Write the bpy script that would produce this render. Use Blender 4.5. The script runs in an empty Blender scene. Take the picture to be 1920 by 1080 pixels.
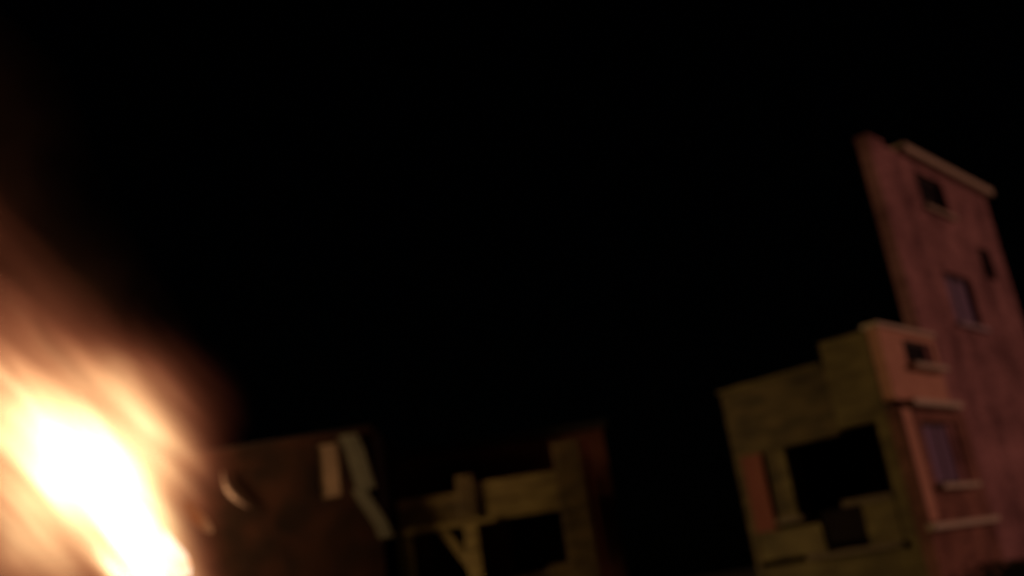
import bpy, bmesh, math, random
from mathutils import Vector, Matrix

random.seed(7)
sc = bpy.context.scene
C = sc.collection
R = math.radians

# ------------------------------------------------------------------ camera
PITCH, ROLL = R(17.0), R(8.7)
fwd = Vector((0, math.cos(PITCH), math.sin(PITCH)))
r0 = Vector((1, 0, 0))
u0 = Vector((0, -math.sin(PITCH), math.cos(PITCH)))
rgt = math.cos(ROLL) * r0 - math.sin(ROLL) * u0
upv = math.sin(ROLL) * r0 + math.cos(ROLL) * u0
cd = bpy.data.cameras.new('camera')
cam = bpy.data.objects.new('camera', cd)
C.objects.link(cam)
m = Matrix((rgt, upv, -fwd)).transposed().to_4x4()
m.translation = Vector((0, 0, 1.6))
cam.matrix_world = m
cd.sensor_width = 36.0
cd.lens = 36.0 * 1900 / 1920
cd.clip_start = 0.05
cd.clip_end = 2000
cd.dof.use_dof = True            # a phone camera hunting for focus in the dark
cd.dof.focus_distance = 2.5
cd.dof.aperture_fstop = 1.12
sc.camera = cam

# ------------------------------------------------------------------ sky, added side light, exposure
SUN_AZ = math.atan2(0.98, -0.16)      # clockwise from +Y
SUN_EL = R(13)
w = bpy.data.worlds.new('World')
sc.world = w
w.use_nodes = True
nt = w.node_tree
nt.nodes.clear()
sky = nt.nodes.new('ShaderNodeTexSky')
sky.sky_type = 'NISHITA'
sky.sun_disc = False
sky.sun_elevation = SUN_EL
sky.sun_rotation = SUN_AZ
bg = nt.nodes.new('ShaderNodeBackground')
bg.inputs['Strength'].default_value = 0.00006
wo = nt.nodes.new('ShaderNodeOutputWorld')
nt.links.new(sky.outputs[0], bg.inputs[0])
nt.links.new(bg.outputs[0], wo.inputs[0])

sl = bpy.data.lights.new('side_light', 'SUN')  # added stand-in for an unseen light off to the right; no sun here
sl.energy = 0.61
sl.angle = R(9)
sl.color = (1.0, 0.46, 0.33)
so = bpy.data.objects.new('side_light', sl)
C.objects.link(so)
sdir = Vector((math.sin(SUN_AZ) * math.cos(SUN_EL), math.cos(SUN_AZ) * math.cos(SUN_EL), math.sin(SUN_EL)))
so.rotation_euler = sdir.to_track_quat('Z', 'Y').to_euler()

sc.view_settings.view_transform = 'Standard'
sc.view_settings.look = 'None'
sc.view_settings.exposure = 0.0
sc.view_settings.gamma = 1.0
sc.view_settings.use_curve_mapping = False
sc.render.engine = 'CYCLES'
sc.cycles.use_denoising = True
sc.cycles.max_bounces = 6
sc.cycles.volume_bounces = 0
sc.cycles.volume_max_steps = 256

# ------------------------------------------------------------------ materials
def new_mat(name):
    mt = bpy.data.materials.new(name)
    mt.use_nodes = True
    t = mt.node_tree
    t.nodes.clear()
    out = t.nodes.new('ShaderNodeOutputMaterial')
    return mt, t, out

def N(t, kind, **kw):
    n = t.nodes.new(kind)
    for k, v in kw.items():
        setattr(n, k, v)
    return n

def L(t, a, b):
    t.links.new(a, b)

def ramp(t, pts):
    n = t.nodes.new('ShaderNodeValToRGB')
    e = n.color_ramp.elements
    while len(e) < len(pts):
        e.new(0.5)
    for el, (p, c) in zip(e, pts):
        el.position = p
        el.color = (*c, 1) if len(c) == 3 else c
    return n

def plain(name, a, b, scale=3.0, rough=0.8, bump=0.15, detail=6, stretch=(1, 1, 1), metal=0.0, spec=0.4):
    """two-tone weathered surface"""
    mt, t, out = new_mat(name)
    tc = N(t, 'ShaderNodeTexCoord')
    mp = N(t, 'ShaderNodeMapping')
    mp.inputs['Scale'].default_value = stretch
    L(t, tc.outputs['Object'], mp.inputs['Vector'])
    no = N(t, 'ShaderNodeTexNoise')
    no.inputs['Scale'].default_value = scale
    no.inputs['Detail'].default_value = detail
    no.inputs['Roughness'].default_value = 0.65
    L(t, mp.outputs[0], no.inputs['Vector'])
    rp = ramp(t, [(0.32, a), (0.68, b)])
    L(t, no.outputs['Fac'], rp.inputs[0])
    bs = N(t, 'ShaderNodeBsdfPrincipled')
    bs.inputs['Roughness'].default_value = rough
    bs.inputs['Metallic'].default_value = metal
    bs.inputs['Specular IOR Level'].default_value = spec
    L(t, rp.outputs[0], bs.inputs['Base Color'])
    bp = N(t, 'ShaderNodeBump')
    bp.inputs['Strength'].default_value = bump
    bp.inputs['Distance'].default_value = 0.03
    L(t, no.outputs['Fac'], bp.inputs['Height'])
    L(t, bp.outputs[0], bs.inputs['Normal'])
    L(t, bs.outputs[0], out.inputs[0])
    return mt

def brick(name, c1, c2, mortar, side=False, soot=None):
    """running-bond brick; soot = (x, z, radius) of sooty darkening that offsets the firelight"""
    mt, t, out = new_mat(name)
    tc = N(t, 'ShaderNodeTexCoord')
    sp = N(t, 'ShaderNodeSeparateXYZ')
    L(t, tc.outputs['Object'], sp.inputs[0])
    cb = N(t, 'ShaderNodeCombineXYZ')
    L(t, sp.outputs['Y' if side else 'X'], cb.inputs[0])
    L(t, sp.outputs['Z'], cb.inputs[1])
    br = N(t, 'ShaderNodeTexBrick')
    br.inputs['Scale'].default_value = 1.0
    br.inputs['Brick Width'].default_value = 0.24
    br.inputs['Row Height'].default_value = 0.08
    br.inputs['Mortar Size'].default_value = 0.006
    br.inputs['Bias'].default_value = -0.2
    br.inputs['Color1'].default_value = (*c1, 1)
    br.inputs['Color2'].default_value = (*c2, 1)
    br.inputs['Mortar'].default_value = (*mortar, 1)
    L(t, cb.outputs[0], br.inputs['Vector'])
    no = N(t, 'ShaderNodeTexNoise')
    no.inputs['Scale'].default_value = 0.9
    no.inputs['Detail'].default_value = 8
    no.inputs['Roughness'].default_value = 0.6
    L(t, tc.outputs['Object'], no.inputs['Vector'])
    rp = ramp(t, [(0.35, (0.5, 0.46, 0.46)), (0.65, (1.25, 1.2, 1.15))])
    L(t, no.outputs['Fac'], rp.inputs[0])
    mx = N(t, 'ShaderNodeMix', data_type='RGBA', blend_type='MULTIPLY')
    mx.inputs[0].default_value = 1.0
    L(t, br.outputs['Color'], mx.inputs[6])
    L(t, rp.outputs[0], mx.inputs[7])
    col = mx.outputs[2]
    if soot:  # soot deepened so the wall stays dim under firelight
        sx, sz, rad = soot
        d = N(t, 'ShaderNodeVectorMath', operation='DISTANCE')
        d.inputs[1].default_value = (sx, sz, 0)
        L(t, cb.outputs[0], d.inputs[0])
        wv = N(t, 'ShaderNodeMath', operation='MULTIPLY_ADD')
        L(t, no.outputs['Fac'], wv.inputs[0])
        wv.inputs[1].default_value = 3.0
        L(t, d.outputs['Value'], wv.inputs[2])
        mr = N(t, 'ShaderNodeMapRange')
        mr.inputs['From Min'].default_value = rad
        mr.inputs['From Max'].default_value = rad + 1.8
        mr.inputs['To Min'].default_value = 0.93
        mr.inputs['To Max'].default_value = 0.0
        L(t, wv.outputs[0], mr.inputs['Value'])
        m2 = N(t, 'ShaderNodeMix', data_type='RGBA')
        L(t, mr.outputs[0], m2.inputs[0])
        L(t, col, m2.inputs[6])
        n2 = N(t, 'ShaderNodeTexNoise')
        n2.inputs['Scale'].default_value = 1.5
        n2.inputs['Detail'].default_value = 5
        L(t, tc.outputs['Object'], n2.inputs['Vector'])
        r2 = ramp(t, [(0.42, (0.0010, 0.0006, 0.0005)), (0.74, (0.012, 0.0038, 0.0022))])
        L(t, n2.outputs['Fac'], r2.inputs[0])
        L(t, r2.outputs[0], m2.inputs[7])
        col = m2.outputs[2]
    bs = N(t, 'ShaderNodeBsdfPrincipled')
    bs.inputs['Roughness'].default_value = 0.95
    bs.inputs['Specular IOR Level'].default_value = 0.06
    L(t, col, bs.inputs['Base Color'])
    bp = N(t, 'ShaderNodeBump')
    bp.inputs['Strength'].default_value = 0.6
    bp.inputs['Distance'].default_value = 0.012
    iv = N(t, 'ShaderNodeMath', operation='SUBTRACT')
    iv.inputs[0].default_value = 1.0
    L(t, br.outputs['Fac'], iv.inputs[1])
    L(t, iv.outputs[0], bp.inputs['Height'])
    L(t, bp.outputs[0], bs.inputs['Normal'])
    L(t, bs.outputs[0], out.inputs[0])
    return mt

def siding(name, a, b, lap=0.18):
    mt, t, out = new_mat(name)
    tc = N(t, 'ShaderNodeTexCoord')
    sp = N(t, 'ShaderNodeSeparateXYZ')
    L(t, tc.outputs['Object'], sp.inputs[0])
    md = N(t, 'ShaderNodeMath', operation='PINGPONG')
    dv = N(t, 'ShaderNodeMath', operation='DIVIDE')
    dv.inputs[1].default_value = lap
    L(t, sp.outputs['Z'], dv.inputs[0])
    fr = N(t, 'ShaderNodeMath', operation='FRACT')
    L(t, dv.outputs[0], fr.inputs[0])
    mp = N(t, 'ShaderNodeMapping')
    mp.inputs['Scale'].default_value = (1, 1, 3.0)
    L(t, tc.outputs['Object'], mp.inputs[0])
    no = N(t, 'ShaderNodeTexNoise')
    no.inputs['Scale'].default_value = 1.6
    no.inputs['Detail'].default_value = 8
    L(t, mp.outputs[0], no.inputs['Vector'])
    rp = ramp(t, [(0.3, a), (0.7, b)])
    L(t, no.outputs['Fac'], rp.inputs[0])
    bs = N(t, 'ShaderNodeBsdfPrincipled')
    bs.inputs['Roughness'].default_value = 0.7
    bs.inputs['Specular IOR Level'].default_value = 0.3
    L(t, rp.outputs[0], bs.inputs['Base Color'])
    bp = N(t, 'ShaderNodeBump')
    bp.invert = True
    bp.inputs['Strength'].default_value = 0.8
    bp.inputs['Distance'].default_value = 0.02
    L(t, fr.outputs[0], bp.inputs['Height'])
    L(t, bp.outputs[0], bs.inputs['Normal'])
    L(t, bs.outputs[0], out.inputs[0])
    t.nodes.remove(md)
    return mt

def glass(name, col, rough=0.06):
    mt, t, out = new_mat(name)
    tc = N(t, 'ShaderNodeTexCoord')
    no = N(t, 'ShaderNodeTexNoise')
    no.inputs['Scale'].default_value = 1.2
    L(t, tc.outputs['Object'], no.inputs['Vector'])
    bp = N(t, 'ShaderNodeBump')
    bp.inputs['Strength'].default_value = 0.1
    bp.inputs['Distance'].default_value = 0.05
    L(t, no.outputs['Fac'], bp.inputs['Height'])
    bs = N(t, 'ShaderNodeBsdfPrincipled')
    bs.inputs['Base Color'].default_value = (*col, 1)
    bs.inputs['Roughness'].default_value = rough
    L(t, bp.outputs[0], bs.inputs['Normal'])
    L(t, bs.outputs[0], out.inputs[0])
    return mt

M = {
    'brick_tower': brick('tower_brick', (0.42, 0.225, 0.235), (0.27, 0.135, 0.145), (0.35, 0.24, 0.25)),
    'brick_tower_side': brick('tower_brick_side', (0.42, 0.225, 0.235), (0.27, 0.135, 0.145), (0.35, 0.24, 0.25), side=True),
    'brick_plinth': brick('plinth_brick', (0.30, 0.15, 0.12), (0.20, 0.10, 0.085), (0.26, 0.18, 0.15)),
    'brick_red': brick('red_brick', (0.20, 0.075, 0.055), (0.13, 0.05, 0.04), (0.17, 0.11, 0.09)),
    'brick_red_side': brick('red_brick_side', (0.20, 0.075, 0.055), (0.13, 0.05, 0.04), (0.17, 0.11, 0.09), side=True),
    'brick_soot_dim': brick('soot_dimmed_brick', (0.085, 0.035, 0.022), (0.055, 0.024, 0.016), (0.07, 0.045, 0.033), soot=(-8.4, 4.6, 8.2)),  # soot darkened further to offset the strong firelight on this wall
    'salmon': siding('salmon_siding', (0.50, 0.25, 0.17), (0.62, 0.34, 0.23)),
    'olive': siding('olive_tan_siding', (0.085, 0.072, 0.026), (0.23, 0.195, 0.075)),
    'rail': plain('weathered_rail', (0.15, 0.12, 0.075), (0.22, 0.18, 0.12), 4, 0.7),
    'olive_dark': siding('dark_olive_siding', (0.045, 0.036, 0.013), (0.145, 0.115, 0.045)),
    'porch_tan': siding('weathered_tan_boards', (0.075, 0.055, 0.020), (0.27, 0.215, 0.085)),
    'porch_brown': siding('weathered_brown_boards', (0.035, 0.025, 0.010), (0.14, 0.10, 0.04)),
    'cream': plain('cream_trim', (0.52, 0.44, 0.33), (0.66, 0.58, 0.46), 4, 0.6),
    'stone': plain('sandstone', (0.40, 0.33, 0.24), (0.56, 0.47, 0.36), 5, 0.85, 0.3),
    'stone_violet_glint': plain('violet_glint_stone', (0.40, 0.32, 0.36), (0.52, 0.43, 0.48), 5, 0.8, 0.3),  # violet glint of unseen coloured light put into the sill colour
    'reddened': plain('reddened_timber', (0.20, 0.055, 0.04), (0.26, 0.08, 0.055), 4, 0.75, 0.2, stretch=(1, 1, .2)),  # reddish light on the porch pier put into the timber colour
    'shingle': plain('charcoal_shingles', (0.018, 0.016, 0.015), (0.035, 0.031, 0.028), 6, 0.95, 0.6),
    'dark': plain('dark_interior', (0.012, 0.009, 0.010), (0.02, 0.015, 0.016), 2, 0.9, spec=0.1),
    'dark_trim': plain('dark_brown_trim', (0.035, 0.024, 0.018), (0.05, 0.035, 0.026), 4, 0.6),
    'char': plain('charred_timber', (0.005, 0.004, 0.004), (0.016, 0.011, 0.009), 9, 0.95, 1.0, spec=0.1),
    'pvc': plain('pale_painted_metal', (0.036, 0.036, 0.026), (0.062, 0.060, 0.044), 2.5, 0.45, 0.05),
    'bent': plain('scorched_aluminium', (0.07, 0.045, 0.036), (0.14, 0.095, 0.08), 5, 0.4, 0.2, metal=0.3),
    'glass': glass('dark_glass', (0.02, 0.018, 0.022)),
    'glass_violet_glint': glass('violet_glint_glass', (0.22, 0.15, 0.27), 0.35),  # bluish-violet reflection painted into the pane colour
    'blind': plain('smoke_stained_blind', (0.05, 0.030, 0.018), (0.11, 0.070, 0.045), 2, 0.9, 0.1),
    'curtain_violet_light': plain('violet_lit_curtain', (0.24, 0.17, 0.27), (0.34, 0.25, 0.36), 3, 0.9, 0.2, stretch=(6, 6, .4)),  # violet tint of the light put into the curtain colour
    'grass': plain('night_lawn', (0.025, 0.04, 0.012), (0.05, 0.075, 0.022), 1.5, 0.95, 0.5),
    'concrete': plain('walk_concrete', (0.28, 0.27, 0.25), (0.38, 0.36, 0.33), 2, 0.9, 0.2),
    'bark': plain('bark', (0.04, 0.03, 0.022), (0.08, 0.06, 0.045), 8, 0.95, 0.8, stretch=(1, 1, .2)),
    'leaf': plain('evergreen_leaf', (0.012, 0.018, 0.007), (0.025, 0.035, 0.012), 2, 0.8, 0.1),
}

# ------------------------------------------------------------------ mesh helpers
def obj(name, bm, mat, parent=None, smooth=False):
    bmesh.ops.recalc_face_normals(bm, faces=bm.faces)
    me = bpy.data.meshes.new(name)
    bm.to_mesh(me)
    bm.free()
    me.materials.append(M[mat] if isinstance(mat, str) else mat)
    if smooth:
        for p in me.polygons:
            p.use_smooth = True
    o = bpy.data.objects.new(name, me)
    C.objects.link(o)
    if parent:
        o.parent = parent
    return o

def empty(name, loc, rz=0.0):
    o = bpy.data.objects.new(name, None)
    C.objects.link(o)
    o.location = loc
    o.rotation_euler = (0, 0, rz)
    o.empty_display_size = 0.3
    return o

def tag(o, label=None, cat=None, group=None, kind=None):
    for k, v in (('label', label), ('category', cat), ('group', group), ('kind', kind)):
        if v:
            o[k] = v
    return o

def add_box(bm, x0, x1, y0, y1, z0, z1, bev=0.012):
    before = set(bm.verts)
    vs = [bm.verts.new((x, y, z)) for z in (z0, z1) for y in (y0, y1) for x in (x0, x1)]
    fs = [(0, 1, 3, 2), (4, 6, 7, 5), (0, 4, 5, 1), (2, 3, 7, 6), (0, 2, 6, 4), (1, 5, 7, 3)]
    fc = [bm.faces.new([vs[i] for i in f]) for f in fs]
    bv = min(bev, 0.3 * min(x1 - x0, y1 - y0, z1 - z0))
    if bv > 0.001:
        es = list({e for f in fc for e in f.edges})
        bmesh.ops.bevel(bm, geom=es, offset=bv, segments=1, affect='EDGES', profile=0.5)

def box(name, mat, parent, *d, bev=0.012):
    bm = bmesh.new()
    add_box(bm, *d, bev=bev)
    return obj(name, bm, mat, parent)

FRONT = lambda y0: (lambda u, d, z: (u, y0 + d, z))     # wall faces -y, depth goes +y
LEFT = lambda x0: (lambda u, d, z: (x0 + d, u, z))      # wall faces -x, depth goes +x

def mbox(name, mat, parent, f, u0, u1, d0, d1, z0, z1, bev=0.012):
    a, b = f(u0, d0, z0), f(u1, d1, z1)
    lo = [min(i, j) for i, j in zip(a, b)]
    hi = [max(i, j) for i, j in zip(a, b)]
    return box(name, mat, parent, lo[0], hi[0], lo[1], hi[1], lo[2], hi[2], bev=bev)

def wall(name, mat, parent, f, u0, u1, z0, z1, th, holes=()):
    us = sorted({u0, u1, *[h[0] for h in holes], *[h[1] for h in holes]})
    zs = sorted({z0, z1, *[h[2] for h in holes], *[h[3] for h in holes]})
    def solid(i, j):
        if i < 0 or j < 0 or i >= len(us) - 1 or j >= len(zs) - 1:
            return False
        u, z = (us[i] + us[i + 1]) / 2, (zs[j] + zs[j + 1]) / 2
        return not any(h[0] < u < h[1] and h[2] < z < h[3] for h in holes)
    bm = bmesh.new()
    cache = {}
    def v(u, d, z):
        k = (round(u, 4), d, round(z, 4))
        if k not in cache:
            cache[k] = bm.verts.new(f(u, d, z))
        return cache[k]
    def q(*p):
        bm.faces.new([v(*x) for x in p])
    for i in range(len(us) - 1):
        for j in range(len(zs) - 1):
            if not solid(i, j):
                continue
            a, b, c, d = us[i], us[i + 1], zs[j], zs[j + 1]
            q((a, 0, c), (b, 0, c), (b, 0, d), (a, 0, d))
            q((a, th, c), (a, th, d), (b, th, d), (b, th, c))
            if not solid(i - 1, j): q((a, 0, c), (a, 0, d), (a, th, d), (a, th, c))
            if not solid(i + 1, j): q((b, 0, c), (b, th, c), (b, th, d), (b, 0, d))
            if not solid(i, j - 1): q((a, 0, c), (a, th, c), (b, th, c), (b, 0, c))
            if not solid(i, j + 1): q((a, 0, d), (b, 0, d), (b, th, d), (a, th, d))
    return obj(name, bm, mat, parent)

def window(parent, f, u0, u1, z0, z1, th, frame='dark_trim', pane='glass', sill='stone', curtain=None, sill_out=0.10, bars=1, rec=0.10):
    """frame set back in the wall opening, with panes, a sill and an optional blind as sub-parts"""
    bm = bmesh.new()
    t = 0.055
    def bb(a, b, c, d, e, g):
        p, q_ = f(a, c, e), f(b, d, g)
        lo = [min(i, j) for i, j in zip(p, q_)]
        hi = [max(i, j) for i, j in zip(p, q_)]
        add_box(bm, lo[0], hi[0], lo[1], hi[1], lo[2], hi[2], bev=0.006)
    e = 0.003
    bb(u0 + e, u1 - e, rec, rec + .06, z0 + e, z0 + t)
    bb(u0 + e, u1 - e, rec, rec + .06, z1 - t, z1 - e)
    bb(u0 + e, u0 + t, rec, rec + .06, z0 + t, z1 - t)
    bb(u1 - t, u1 - e, rec, rec + .06, z0 + t, z1 - t)
    xs = [u0 + t + (u1 - u0 - 2 * t) * i / (bars + 1) for i in range(bars + 2)]
    for x in xs[1:-1]:
        bb(x - .02, x + .02, rec, rec + .05, z0 + t, z1 - t)
    w_ = obj('window', bm, frame, parent)
    for i in range(bars + 1):
        a = xs[i] + (0.02 if i else 0)
        b = xs[i + 1] - (0.02 if i < bars else 0)
        mbox('pane', pane, w_, f, a - .004, b + .004, rec + .025, rec + .035, z0 + t - .004, z1 - t + .004, bev=0)
    if sill:
        mbox('sill', sill, w_, f, u0 - .09, u1 + .09, -sill_out, rec - .003, z0 - .09, z0 - .003)
    if curtain:
        bm = bmesh.new()
        n = 22
        prev = None
        for i in range(n + 1):
            u = u0 + t + (u1 - u0 - 2 * t) * i / n
            d = rec + .09 + .025 * math.sin(i * 1.9)
            cur = (bm.verts.new(f(u, d, z0 + .01)), bm.verts.new(f(u, d, z1 - .01)))
            if prev:
                bm.faces.new((prev[0], cur[0], cur[1], prev[1]))
            prev = cur
        obj('curtain', bm, curtain, w_, smooth=True)
    return w_

def tube(bm, pts, rads, seg=8):
    rings = []
    for i, p in enumerate(pts):
        p = Vector(p)
        d = (Vector(pts[min(i + 1, len(pts) - 1)]) - Vector(pts[max(i - 1, 0)])).normalized()
        a = d.orthogonal().normalized() if i == 0 else (a - d * a.dot(d)).normalized()
        b = d.cross(a)
        rings.append([bm.verts.new(p + rads[i] * (math.cos(2 * math.pi * k / seg) * a + math.sin(2 * math.pi * k / seg) * b)) for k in range(seg)])
    for r1, r2 in zip(rings, rings[1:]):
        for k in range(seg):
            bm.faces.new((r1[k], r1[(k + 1) % seg], r2[(k + 1) % seg], r2[k]))
    bm.faces.new(rings[0][::-1])
    bm.faces.new(rings[-1])

# ------------------------------------------------------------------ ground
bm = bmesh.new()
S, n = 400.0, 60
vs = {}
for i in range(n + 1):
    for j in range(n + 1):
        x = S * (2 * i / n - 1) * abs(2 * i / n - 1)
        y = S * (2 * j / n - 1) * abs(2 * j / n - 1) + 10
        vs[i, j] = bm.verts.new((x, y, random.uniform(-.03, .0)))
for i in range(n):
    for j in range(n):
        bm.faces.new((vs[i, j], vs[i + 1, j], vs[i + 1, j + 1], vs[i, j + 1]))
tag(obj('ground', bm, 'grass', smooth=True), kind='structure')
tag(box('path', 'concrete', None, -14, 5, 11.0, 12.4, -0.05, 0.03), kind='structure')

# ------------------------------------------------------------------ east building (right of the picture)
RZ = R(48.5)
E = empty('apartment_building', (7.923, 19.206, 0), RZ)
tag(E, 'tall brick apartment block with sloping coping and tan porch, at the right', 'building')
F0 = FRONT(0.0)
TH = 0.2
# end wall with a notch in its parapet, three rows of windows
rows = [(8.2, 9.02), (5.63, 6.75)]
holes = [(1.3, 2.85, a, b) for a, b in rows] + [(4.0, 4.75, 6.95, 7.7)]
wall('brick_wall', 'brick_tower', E, F0, 0.12, 5.75, 0.0, 9.27, TH, holes)
wall('brick_pier', 'brick_tower', E, FRONT(-0.04), -0.92, 0.118, 0.0, 9.20, TH + .04)
mbox('pier_cap', 'brick_tower', E, F0, -0.95, -0.22, -.07, TH + .02, 9.202, 9.29)
mbox('coping', 'stone', E, F0, 0.70, 6.0, -.16, TH + .10, 9.272, 9.46)
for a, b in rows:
    window(E, F0, 1.3, 2.85, a, b, TH, frame='dark_trim', pane='glass_violet_glint' if a < 6 else 'glass',
           sill='stone_violet_glint' if a < 6 else 'stone', sill_out=.10)
window(E, F0, 4.0, 4.75, 6.95, 7.7, TH, sill=None, bars=0)
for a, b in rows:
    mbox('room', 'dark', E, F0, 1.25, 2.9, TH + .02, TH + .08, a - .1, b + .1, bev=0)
# body and roof behind the end wall
wall('side_wall', 'dark_trim', E, LEFT(-0.45), TH + .003, 3.05, 0.0, 4.6, .3)
wall('rear_wall', 'brick_tower', E, FRONT(2.75), -0.14, 5.44, 0.0, 4.6, .3)
wall('far_wall', 'brick_tower_side', E, LEFT(5.45), TH + .003, 3.05, 0.0, 4.6, .28)
mbox('roof', 'shingle', E, F0, -.44, 5.73, TH + .004, 3.05, 4.604, 4.70)

# porch block standing forward of the end wall: right face (salmon) and left face (olive)
BX, BY = -2.98, -0.09
FB = FRONT(BY)                 # right face, u = local x
FL = LEFT(BX)                  # left face, u = local y
XB1 = 0.0                      # right face runs from BX to here, dying into the tower pier
g = lambda s: BX + s
# right face: wall with two windows and ledges
wall('upper_wall', 'salmon', E, FB, BX, g(2.45), 3.86, 5.12, .2, [(g(.95), g(2.25), 4.52, 4.98)])
wall('lower_wall', 'brick_plinth', E, FB, BX + .002, g(2.95), 0.0, 3.74, .2, [(g(.8), g(2.35), 2.42, 3.5)])
mbox('coping', 'cream', E, FB, BX - .05, g(2.5), -.05, .26, 5.123, 5.2)
mbox('ledge', 'cream', E, FB, g(.35), g(2.55), -.17, .19, 3.743, 3.857)
window(E, FB, g(.95), g(2.25), 4.52, 4.98, .2, sill='cream', sill_out=.18, rec=.07)
window(E, FB, g(.8), g(2.35), 2.42, 3.5, .2, sill='cream', sill_out=.15, curtain='curtain_violet_light', rec=.07, pane='glass_violet_glint')
mbox('ledge', 'cream', E, FB, g(-.1), g(2.9), -.14, -.003, 1.7, 1.8)
wall('corner_post', 'salmon', E, FRONT(BY - .03), g(.06), g(.42), 1.85, 3.70, .028)
# left face: porch with a dark opening, fascia panels above and a solid balustrade below
D = 0.22
mbox('fascia_panel', 'olive', E, FL, .114, 1.0, -.02, D, 3.58, 5.12)
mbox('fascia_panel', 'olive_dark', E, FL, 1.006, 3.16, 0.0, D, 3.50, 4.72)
mbox('coping', 'olive', E, FL, 1.06, 3.20, -.05, D + .05, 4.723, 4.79)
mbox('pier', 'olive', E, FL, .114, .34, .012, D, 0.0, 3.577)
mbox('pier', 'reddened', E, FL, 2.58, 2.995, -.03, D, 2.12, 3.497)
mbox('pier_trim', 'olive', E, FL, 2.12, 2.29, .02, .14, 2.30, 3.497)
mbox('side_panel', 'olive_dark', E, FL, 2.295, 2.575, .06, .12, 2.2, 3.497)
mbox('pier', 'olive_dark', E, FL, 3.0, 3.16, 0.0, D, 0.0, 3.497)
mbox('handrail', 'rail', E, FL, .344, 1.25, -.05, .16, 2.30, 2.40)
mbox('handrail', 'rail', E, FL, 2.0, 2.55, -.07, .16, 2.20, 2.30)
mbox('balustrade_panel', 'olive', E, FL, .344, .94, .0, .12, 1.62, 2.297)
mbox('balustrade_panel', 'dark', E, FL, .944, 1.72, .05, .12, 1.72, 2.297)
mbox('balustrade_panel', 'olive', E, FL, 1.724, 2.995, .0, .12, 1.62, 2.117)
mbox('floor_slab', 'rail', E, FL, .344, 2.1, -.10, 1.9, 1.52, 1.617)
mbox('base_wall', 'olive', E, FL, .344, 2.995, 0.02, .2, 0.0, 1.517)
# porch interior: dark rear wall, door, soffit, roof
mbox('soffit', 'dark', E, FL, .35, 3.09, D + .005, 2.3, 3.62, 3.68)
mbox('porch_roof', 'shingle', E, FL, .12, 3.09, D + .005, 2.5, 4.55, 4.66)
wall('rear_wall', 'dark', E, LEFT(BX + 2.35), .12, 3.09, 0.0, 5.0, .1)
mbox('door', 'dark_trim', E, FL, .9, 1.8, 2.27, 2.345, 1.62, 3.55)
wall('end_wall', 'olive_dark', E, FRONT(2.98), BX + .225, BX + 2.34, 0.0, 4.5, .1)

# ------------------------------------------------------------------ middle building with its porch
MB_ = empty('porch_building', (0, 19.3, 0))
tag(MB_, 'low dark building with a tan timber porch, between the fire and the brick block', 'building')
FM = FRONT(0.0)
FW = FRONT(1.6)
wall('brick_wall', 'brick_red', MB_, FW, -3.0, 1.4, 0.0, 4.7, .3, [(-0.8, 0.3, 2.1, 3.3), (-2.4, -1.6, 1.4, 3.2)])
window(MB_, FW, -0.8, 0.3, 2.1, 3.3, .3)
mbox('door', 'dark_trim', MB_, FW, -2.397, -1.603, .1, .16, 1.4, 3.197)
mbox('side_wall', 'brick_red_side', MB_, FW, 1.1, 1.4, .303, 8, 0, 4.7)
wall('rear_wall', 'brick_red', MB_, FRONT(9.6), -3.0, 1.4, 0.0, 4.7, .3)
mbox('roof', 'shingle', MB_, FW, -3.0, 1.5, -.12, 8.4, 4.704, 4.86)
# porch
mbox('fascia_panel', 'porch_tan', MB_, FM, -1.42, .27, 0, .14, 3.09, 3.82)
mbox('fascia_panel', 'porch_brown', MB_, FM, -2.76, -1.43, .02, .14, 3.16, 3.70)
mbox('fascia_trim', 'porch_tan', MB_, FM, -2.80, -0.92, -.06, -.004, 3.05, 3.16)
mbox('post', 'porch_tan', MB_, FM, -1.56, -1.30, -.055, .16, 0.0, 3.045)
mbox('post_cap', 'porch_brown', MB_, FM, -1.60, -1.28, -.09, -.003, 3.165, 3.98)
mbox('post', 'porch_tan', MB_, FM, -2.83, -2.55, .0, .16, 0.0, 3.045)
mbox('pier', 'porch_brown', MB_, FM, .29, .80, -.03, .35, 0.0, 4.36)
mbox('balustrade_panel', 'porch_brown', MB_, FM, -.1, .28, .02, .10, 1.4, 2.13)
mbox('balustrade_panel', 'dark_trim', MB_, FM, -1.295, -.105, .04, .10, 1.4, 1.98)
mbox('balustrade_panel', 'porch_brown', MB_, FM, -2.545, -1.565, .04, .10, 1.4, 2.0)
bm = bmesh.new()
tube(bm, [(-1.95, .06, 3.03), (-1.32, .06, 2.0)], [.11, .11], 4)
obj('brace', bm, 'porch_tan', MB_)
mbox('floor_slab', 'concrete', MB_, FM, -2.85, .80, .36, 1.59, 1.28, 1.39)
mbox('porch_roof', 'shingle', MB_, FM, -2.8, .28, .145, 1.59, 3.42, 3.54)
bm = bmesh.new()
tube(bm, [(.93, 0.06, 0.0), (.93, 0.06, 4.3)], [.05, .05], 8)
obj('drain_pipe', bm, 'reddened', MB_, smooth=True)

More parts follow.
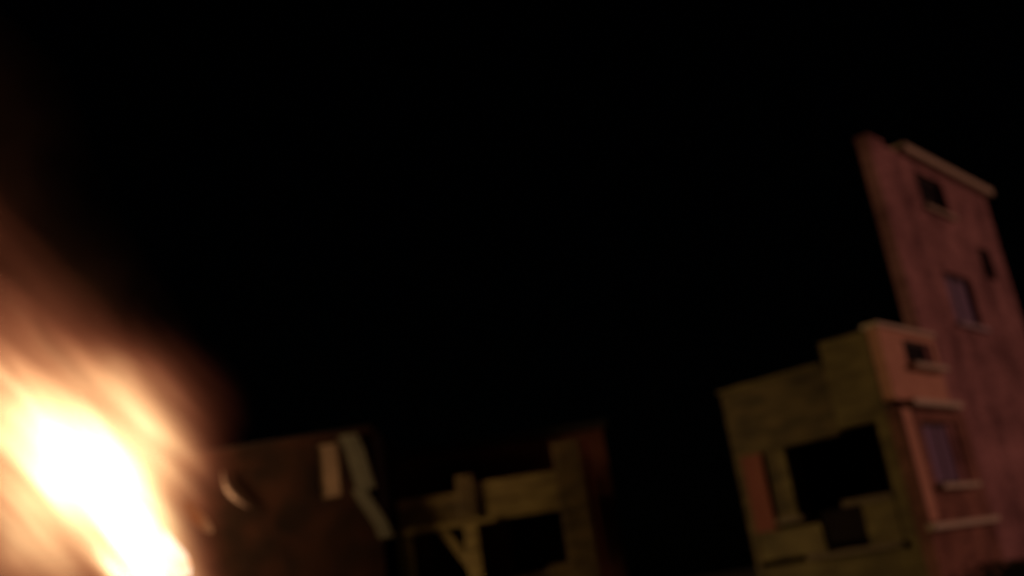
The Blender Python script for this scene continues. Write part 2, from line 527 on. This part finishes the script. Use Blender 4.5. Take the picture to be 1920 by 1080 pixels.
# ------------------------------------------------------------------ burning building on the left
W = empty('burning_building', (0, 19, 0))
tag(W, 'sooty, darkened brick building behind the flames, with pale bent downspout', 'building')
FWW = FRONT(0.0)
wall('brick_wall', 'brick_soot_dim', W, FWW, -16.0, -3.05, 0.0, 5.1, .3,
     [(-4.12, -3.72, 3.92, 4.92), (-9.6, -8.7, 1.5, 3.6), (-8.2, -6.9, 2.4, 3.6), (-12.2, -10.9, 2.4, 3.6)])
window(W, FWW, -4.12, -3.72, 3.92, 4.92, .3, curtain=None, pane='blind', bars=0, frame='blind', sill=None, rec=.03)
window(W, FWW, -8.2, -6.9, 2.4, 3.6, .3)
window(W, FWW, -12.2, -10.9, 2.4, 3.6, .3)
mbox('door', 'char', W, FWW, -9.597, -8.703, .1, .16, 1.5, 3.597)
mbox('side_wall', 'char', W, FWW, -3.35, -3.05, .303, 8, 0, 5.1)  # near-black so the side light leaves this end wall dark
mbox('side_wall', 'brick_red_side', W, FWW, -16, -15.7, .303, 8, 0, 5.1)
wall('rear_wall', 'brick_red', W, FRONT(8.0), -16.0, -3.05, 0.0, 5.1, .3)
mbox('roof', 'char', W, FWW, -16.0, -3.05, .06, 8.3, 5.104, 5.16)  # near-black so firelight does not pick out the roof edge
# downspout: upper run, elbow, lower run
def pipe(name, pts, wd, dp, mat):
    bm = bmesh.new()
    prev = None
    for i, (x, y, z) in enumerate(pts):
        ring = [bm.verts.new((x + a * wd, y + b * dp, z)) for a, b in ((-.5, -.5), (.5, -.5), (.5, .5), (-.5, .5))]
        if prev:
            for k in range(4):
                bm.faces.new((prev[k], prev[(k + 1) % 4], ring[(k + 1) % 4], ring[k]))
        else:
            bm.faces.new(ring)
        prev = ring
    bm.faces.new(prev)
    return obj(name, bm, mat, W)
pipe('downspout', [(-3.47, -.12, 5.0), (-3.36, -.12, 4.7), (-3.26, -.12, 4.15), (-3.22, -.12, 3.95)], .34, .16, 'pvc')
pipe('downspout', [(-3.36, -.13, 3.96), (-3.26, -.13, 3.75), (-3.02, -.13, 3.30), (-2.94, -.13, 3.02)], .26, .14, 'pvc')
# strip of guttering hanging off the wall in a curve
bm = bmesh.new()
prev = None
for i in range(15):
    s = i / 14
    x = -5.84 + .46 * s ** 1.7
    z = 4.66 - .74 * s ** 0.8
    wd = .065 * math.sin(math.pi * (0.08 + .88 * s)) + .012
    ring = [bm.verts.new((x + wd * a, -.22 - .1 * math.sin(s * 3) + b, z + wd * .8 * a)) for a, b in ((-.5, 0), (.5, -.02), (.5, .02), (-.5, .03))]
    if prev:
        for k in range(4):
            bm.faces.new((prev[k], prev[(k + 1) % 4], ring[(k + 1) % 4], ring[k]))
    else:
        bm.faces.new(ring)
    prev = ring
bm.faces.new(prev)
obj('gutter', bm, 'bent', W, smooth=True)
# charred remains of the burning porch
for x in (-11.6, -9.0, -6.05):
    mbox('porch_post', 'char', W, FRONT(-2.4), x - .09, x + .09, 0, .18, 0.0, 2.35 + .2 * math.sin(x * 3))
mbox('porch_beam', 'char', W, FRONT(-2.4), -11.7, -9.6, .01, .17, 1.95, 2.15)
mbox('porch_floor', 'char', W, FRONT(-2.5), -11.9, -5.8, 0, 2.49, 1.32, 1.48)
for i in range(14):
    x = -8.8 + i * .2
    mbox('baluster', 'char', W, FRONT(-2.38), x - .02, x + .02, 0, .05, 1.484, 2.3)
mbox('handrail', 'char', W, FRONT(-2.4), -8.88, -6.15, -.02, .09, 2.303, 2.38)

# ------------------------------------------------------------------ the fire
FX, FY, FZ = -8.0, 17.0, 1.5
fire = empty('fire', (FX, FY, FZ))
tag(fire, 'large white hot blaze with orange flames rising from the porch, at left', 'fire')

def gauss_field(t, vec, lobes):
    acc = None
    for (cx, cy, cz), (sx, sy, sz), amp in lobes:
        s1 = N(t, 'ShaderNodeVectorMath', operation='SUBTRACT')
        L(t, vec, s1.inputs[0]); s1.inputs[1].default_value = (cx, cy, cz)
        s2 = N(t, 'ShaderNodeVectorMath', operation='MULTIPLY')
        L(t, s1.outputs[0], s2.inputs[0]); s2.inputs[1].default_value = (1 / sx, 1 / sy, 1 / sz)
        dt = N(t, 'ShaderNodeVectorMath', operation='DOT_PRODUCT')
        L(t, s2.outputs[0], dt.inputs[0]); L(t, s2.outputs[0], dt.inputs[1])
        ng = N(t, 'ShaderNodeMath', operation='MULTIPLY'); ng.inputs[1].default_value = -1
        L(t, dt.outputs['Value'], ng.inputs[0])
        ex = N(t, 'ShaderNodeMath', operation='EXPONENT')
        L(t, ng.outputs[0], ex.inputs[0])
        ml = N(t, 'ShaderNodeMath', operation='MULTIPLY_ADD')
        L(t, ex.outputs[0], ml.inputs[0]); ml.inputs[1].default_value = amp
        if acc is None:
            ml.inputs[2].default_value = 0
        else:
            L(t, acc, ml.inputs[2])
        acc = ml.outputs[0]
    return acc

def local(px, pz):             # world x, z on the fire's plane -> local
    return (px - FX, 0.0, pz - FZ)

LOBES = [
    (local(-6.95, 4.15), (0.46, .55, 1.10), 4.6),     # white heart, leaning with the draught
    (local(-6.68, 3.05), (0.34, .50, 0.80), 4.5),     # its foot
    (local(-7.55, 4.90), (1.00, .75, 0.70), 1.05),     # cream flame to the left of it
    (local(-7.85, 5.90), (1.32, .85, 0.80), 0.70),    # broad peach body
    (local(-8.20, 4.40), (0.85, .70, 0.65), 0.95),    # lower left fill
    (local(-9.10, 5.45), (1.15, .85, 1.10), 0.62),
    (local(-6.35, 5.05), (0.42, .60, 0.75), 0.70),    # right flank
    (local(-8.85, 7.15), (1.25, .90, 1.05), 0.12),
    (local(-9.25, 9.10), (0.80, .80, 1.90), 0.024),
    (local(-8.20, 3.55), (1.05, .70, 0.70), 0.42),    # low, beyond the heart
]
LEAN = 0.46
mt, t, out = new_mat('flame_gas')
tc = N(t, 'ShaderNodeTexCoord')
sx = N(t, 'ShaderNodeSeparateXYZ')
L(t, tc.outputs['Object'], sx.inputs[0])
ln = N(t, 'ShaderNodeMath', operation='MULTIPLY_ADD')      # undo the lean: streaks run along it
L(t, sx.outputs['Z'], ln.inputs[0]); ln.inputs[1].default_value = 0.75
L(t, sx.outputs['X'], ln.inputs[2])
cx = N(t, 'ShaderNodeCombineXYZ')
L(t, ln.outputs[0], cx.inputs[0]); L(t, sx.outputs['Y'], cx.inputs[1]); L(t, sx.outputs['Z'], cx.inputs[2])
st = N(t, 'ShaderNodeVectorMath', operation='MULTIPLY')
L(t, cx.outputs[0], st.inputs[0]); st.inputs[1].default_value = (1.5, .9, .32)
no = N(t, 'ShaderNodeTexNoise')
no.inputs['Scale'].default_value = 1.15
no.inputs['Detail'].default_value = 4
no.inputs['Roughness'].default_value = 0.55
no.inputs['Distortion'].default_value = 0.9
L(t, st.outputs[0], no.inputs['Vector'])
wp = N(t, 'ShaderNodeVectorMath', operation='SUBTRACT')
L(t, no.outputs['Color'], wp.inputs[0]); wp.inputs[1].default_value = (.5, .5, .5)
w2 = N(t, 'ShaderNodeVectorMath', operation='MULTIPLY_ADD')
L(t, wp.outputs[0], w2.inputs[0]); w2.inputs[1].default_value = (.9, .5, 1.5)
L(t, tc.outputs['Object'], w2.inputs[2])

def leaning(vec, lobes):
    """each lobe is an ellipsoid whose axis leans by LEAN per metre of height about its own centre"""
    acc = None
    sp_ = N(t, 'ShaderNodeSeparateXYZ')
    L(t, vec, sp_.inputs[0])
    for c_, s_, amp in lobes:
        mz = N(t, 'ShaderNodeMath', operation='MULTIPLY_ADD')
        L(t, sp_.outputs['Z'], mz.inputs[0]); mz.inputs[1].default_value = LEAN
        L(t, sp_.outputs['X'], mz.inputs[2])
        cb_ = N(t, 'ShaderNodeCombineXYZ')
        L(t, mz.outputs[0], cb_.inputs[0]); L(t, sp_.outputs['Y'], cb_.inputs[1]); L(t, sp_.outputs['Z'], cb_.inputs[2])
        g_ = gauss_field(t, cb_.outputs[0], [((c_[0] + LEAN * c_[2], c_[1], c_[2]), s_, amp)])
        if acc is None:
            acc = g_
        else:
            ad = N(t, 'ShaderNodeMath', operation='ADD')
            L(t, acc, ad.inputs[0]); L(t, g_, ad.inputs[1])
            acc = ad.outputs[0]
    return acc
heat = leaning(w2.outputs[0], LOBES)
nm = N(t, 'ShaderNodeMapRange')
nm.inputs['From Min'].default_value = .33
nm.inputs['From Max'].default_value = .67
nm.inputs['To Min'].default_value = .28
nm.inputs['To Max'].default_value = 1.85
L(t, no.outputs['Fac'], nm.inputs['Value'])
hm = N(t, 'ShaderNodeMath', operation='MULTIPLY')
L(t, heat, hm.inputs[0]); L(t, nm.outputs[0], hm.inputs[1])
sb = N(t, 'ShaderNodeMath', operation='SUBTRACT')
L(t, hm.outputs[0], sb.inputs[0]); sb.inputs[1].default_value = 0.004
mxm = N(t, 'ShaderNodeMath', operation='MAXIMUM')
L(t, sb.outputs[0], mxm.inputs[0]); mxm.inputs[1].default_value = 0
lg = N(t, 'ShaderNodeMath', operation='DIVIDE')
L(t, mxm.outputs[0], lg.inputs[0]); lg.inputs[1].default_value = 3.0
rp = ramp(t, [(0.0, (1, .22, .10)), (.06, (1, .38, .16)), (.3, (1, .62, .28)), (1.0, (1, .84, .48))])
L(t, lg.outputs[0], rp.inputs[0])
em = N(t, 'ShaderNodeEmission')
L(t, rp.outputs[0], em.inputs['Color'])
L(t, mxm.outputs[0], em.inputs['Strength'])
L(t, em.outputs[0], out.inputs['Volume'])
FLAME = mt

def plume(name, parent, mat, rows, seed, seg=28, rough=.08):
    """closed hull from a stack of uneven rings: (z, centre x, radius x, radius y)"""
    rnd = random.Random(seed)
    bm = bmesh.new()
    rings = []
    ph = [rnd.uniform(0, 6.28) for _ in range(4)]
    for z, cx, rx, ry in rows:
        ring = []
        for k in range(seg):
            a = 2 * math.pi * k / seg
            q = 1 + rough * (math.sin(3 * a + ph[0] + z) + .7 * math.sin(5 * a + ph[1] - 1.3 * z))
            ring.append(bm.verts.new((cx + rx * q * math.cos(a), ry * q * math.sin(a), z)))
        rings.append(ring)
    for r1, r2 in zip(rings, rings[1:]):
        for k in range(seg):
            bm.faces.new((r1[k], r1[(k + 1) % seg], r2[(k + 1) % seg], r2[k]))
    bm.faces.new(rings[0][::-1])
    bm.faces.new(rings[-1])
    return obj(name, bm, mat, parent, smooth=True)

plume('flame_body', fire, FLAME, [
    (0.0, .1, 2.6, 1.1), (.8, .2, 3.1, 1.6), (1.8, .1, 3.5, 1.9), (2.8, .0, 3.7, 2.1), (3.8, -.1, 3.8, 2.2),
    (4.8, -.2, 3.7, 2.2), (5.8, -.4, 3.5, 2.1), (6.8, -.7, 3.1, 2.0), (7.8, -1.1, 2.5, 1.7), (9.0, -1.5, 1.8, 1.3),
    (10.2, -1.8, 1.1, .9), (11.2, -2.0, .4, .35)], 5)

# solid licks of flame at the edges of the blaze
mt, t, out = new_mat('flame_lick')
tc = N(t, 'ShaderNodeTexCoord')
no = N(t, 'ShaderNodeTexNoise')
no.inputs['Scale'].default_value = 3.0
L(t, tc.outputs['Object'], no.inputs['Vector'])
rp = ramp(t, [(.35, (1, .45, .2)), (.6, (1, .82, .62))])
L(t, no.outputs['Fac'], rp.inputs[0])
em = N(t, 'ShaderNodeEmission')
L(t, rp.outputs[0], em.inputs['Color'])
em.inputs['Strength'].default_value = 1.5
L(t, em.outputs[0], out.inputs[0])
LICK = mt
mt2 = mt.copy(); mt2.name = 'flame_lick_dim'
mt2.node_tree.nodes['Emission'].inputs['Strength'].default_value = 0.2
for el_, c_ in zip(mt2.node_tree.nodes['Color Ramp'].color_ramp.elements, ((1, .25, .07, 1), (1, .38, .15, 1))):
    el_.color = c_
def lick(pts, width, mat):
    bm = bmesh.new()
    n = len(pts)
    P = []
    for i in range(4 * (n - 1) + 1):      # smooth the path
        s = i / 4
        k = min(int(s), n - 2)
        f = s - k
        a = Vector(pts[max(k - 1, 0)]); b = Vector(pts[k]); c = Vector(pts[k + 1]); d = Vector(pts[min(k + 2, n - 1)])
        P.append(.5 * ((2 * b) + (c - a) * f + (2 * a - 5 * b + 4 * c - d) * f * f + (3 * b - a - 3 * c + d) * f ** 3))
    rs = [width * (math.sin(math.pi * (0.06 + .9 * i / (len(P) - 1))) ** .8) + .004 for i in range(len(P))]
    tube(bm, P, rs, 8)
    return obj('flame', bm, mat, fire, smooth=True)
def lw(x, z, y=17.0):
    return (x - FX, y - FY, z - FZ)
lick([lw(-6.35, 3.55), lw(-6.2, 3.25), lw(-6.02, 3.0), lw(-5.95, 2.75)], .10, LICK)
lick([lw(-6.3, 3.15, 16.8), lw(-6.15, 2.95, 16.8), lw(-5.98, 2.72, 16.8)], .06, LICK)
lick([lw(-5.95, 3.95), lw(-5.75, 3.68), lw(-5.52, 3.40)], .10, mt2)

# the light the flames throw
for nm_, x, y, z, e, rad in (('flame_glow', -7.75, 16.7, 4.9, 620, .5), ('flame_glow', -6.8, 16.8, 3.4, 260, .4)):
    ld = bpy.data.lights.new(nm_, 'POINT')
    ld.energy = e
    ld.color = (1.0, .58, .26)
    ld.shadow_soft_size = rad
    lo = bpy.data.objects.new(nm_, ld)
    C.objects.link(lo)
    lo.parent = fire
    lo.location = (x - FX, y - FY, z - FZ)

# ------------------------------------------------------------------ smoke above the fire
mt, t, out = new_mat('smoke_gas')
tc = N(t, 'ShaderNodeTexCoord')
no = N(t, 'ShaderNodeTexNoise')
no.inputs['Scale'].default_value = .55
no.inputs['Detail'].default_value = 4
no.inputs['Distortion'].default_value = .6
L(t, tc.outputs['Object'], no.inputs['Vector'])
fld = gauss_field(t, tc.outputs['Object'], [((-1.2, 0, 5.0), (1.9, 1.6, 2.2), 1.0), ((-2.2, 0, 9.0), (1.7, 1.6, 3.2), .9)])
mr = N(t, 'ShaderNodeMapRange')
mr.inputs['From Min'].default_value = .38
mr.inputs['From Max'].default_value = .68
mr.inputs['To Min'].default_value = .1
mr.inputs['To Max'].default_value = 1.0
L(t, no.outputs['Fac'], mr.inputs['Value'])
ml = N(t, 'ShaderNodeMath', operation='MULTIPLY')
L(t, fld, ml.inputs[0]); L(t, mr.outputs[0], ml.inputs[1])
m3 = N(t, 'ShaderNodeMath', operation='MULTIPLY')
L(t, ml.outputs[0], m3.inputs[0]); m3.inputs[1].default_value = .05
pv = N(t, 'ShaderNodeVolumePrincipled')
pv.inputs['Color'].default_value = (.5, .30, .24, 1)
L(t, m3.outputs[0], pv.inputs['Density'])
L(t, pv.outputs[0], out.inputs['Volume'])
smk = plume('smoke', None, mt, [
    (2.6, -.2, 2.0, 1.4), (4.0, -.6, 3.0, 2.2), (5.5, -1.1, 3.3, 2.5), (7.0, -1.6, 3.2, 2.6), (9.0, -2.2, 3.0, 2.6),
    (11.0, -2.8, 2.8, 2.4), (13.0, -3.5, 2.2, 2.0), (14.5, -4.0, 1.0, 1.0)], 9, rough=.05)
smk.location = (FX, FY, FZ)
tag(smk, 'dim red lit smoke drifting up above the blaze', 'smoke', kind='stuff')

# ------------------------------------------------------------------ hedge at the foot of the brick block
hd = empty('hedge', E.location.copy(), RZ)
tag(hd, 'low dark evergreen hedge along the foot of the brick block', 'hedge')
rnd = random.Random(21)
bm = bmesh.new()
for k in range(5200):
    x = rnd.uniform(-2.9, 6.2)
    y = -0.75 + rnd.gauss(0, .22)
    top = .98 + .09 * math.sin(x * 2.3) + .05 * math.sin(x * 7)
    z = top * rnd.random() ** .55
    c = Vector((x, y, z))
    a = Vector((rnd.gauss(0, 1), rnd.gauss(0, 1), rnd.gauss(0, 1))).normalized()
    b = a.orthogonal().normalized()
    q = rnd.uniform(.03, .075)
    bm.faces.new([bm.verts.new(c + a * q), bm.verts.new(c + b * q * .5), bm.verts.new(c - a * q), bm.verts.new(c - b * q * .5)])
obj('foliage', bm, 'leaf', hd)
bm = bmesh.new()
for k in range(20):
    x = -2.7 + k * .45
    tube(bm, [(x, -.75, 0), (x + rnd.uniform(-.1, .1), -.75 + rnd.uniform(-.1, .1), .5), (x + rnd.uniform(-.2, .2), -.75 + rnd.uniform(-.15, .15), .9)], [.03, .02, .008], 5)
obj('stem', bm, 'bark', hd)
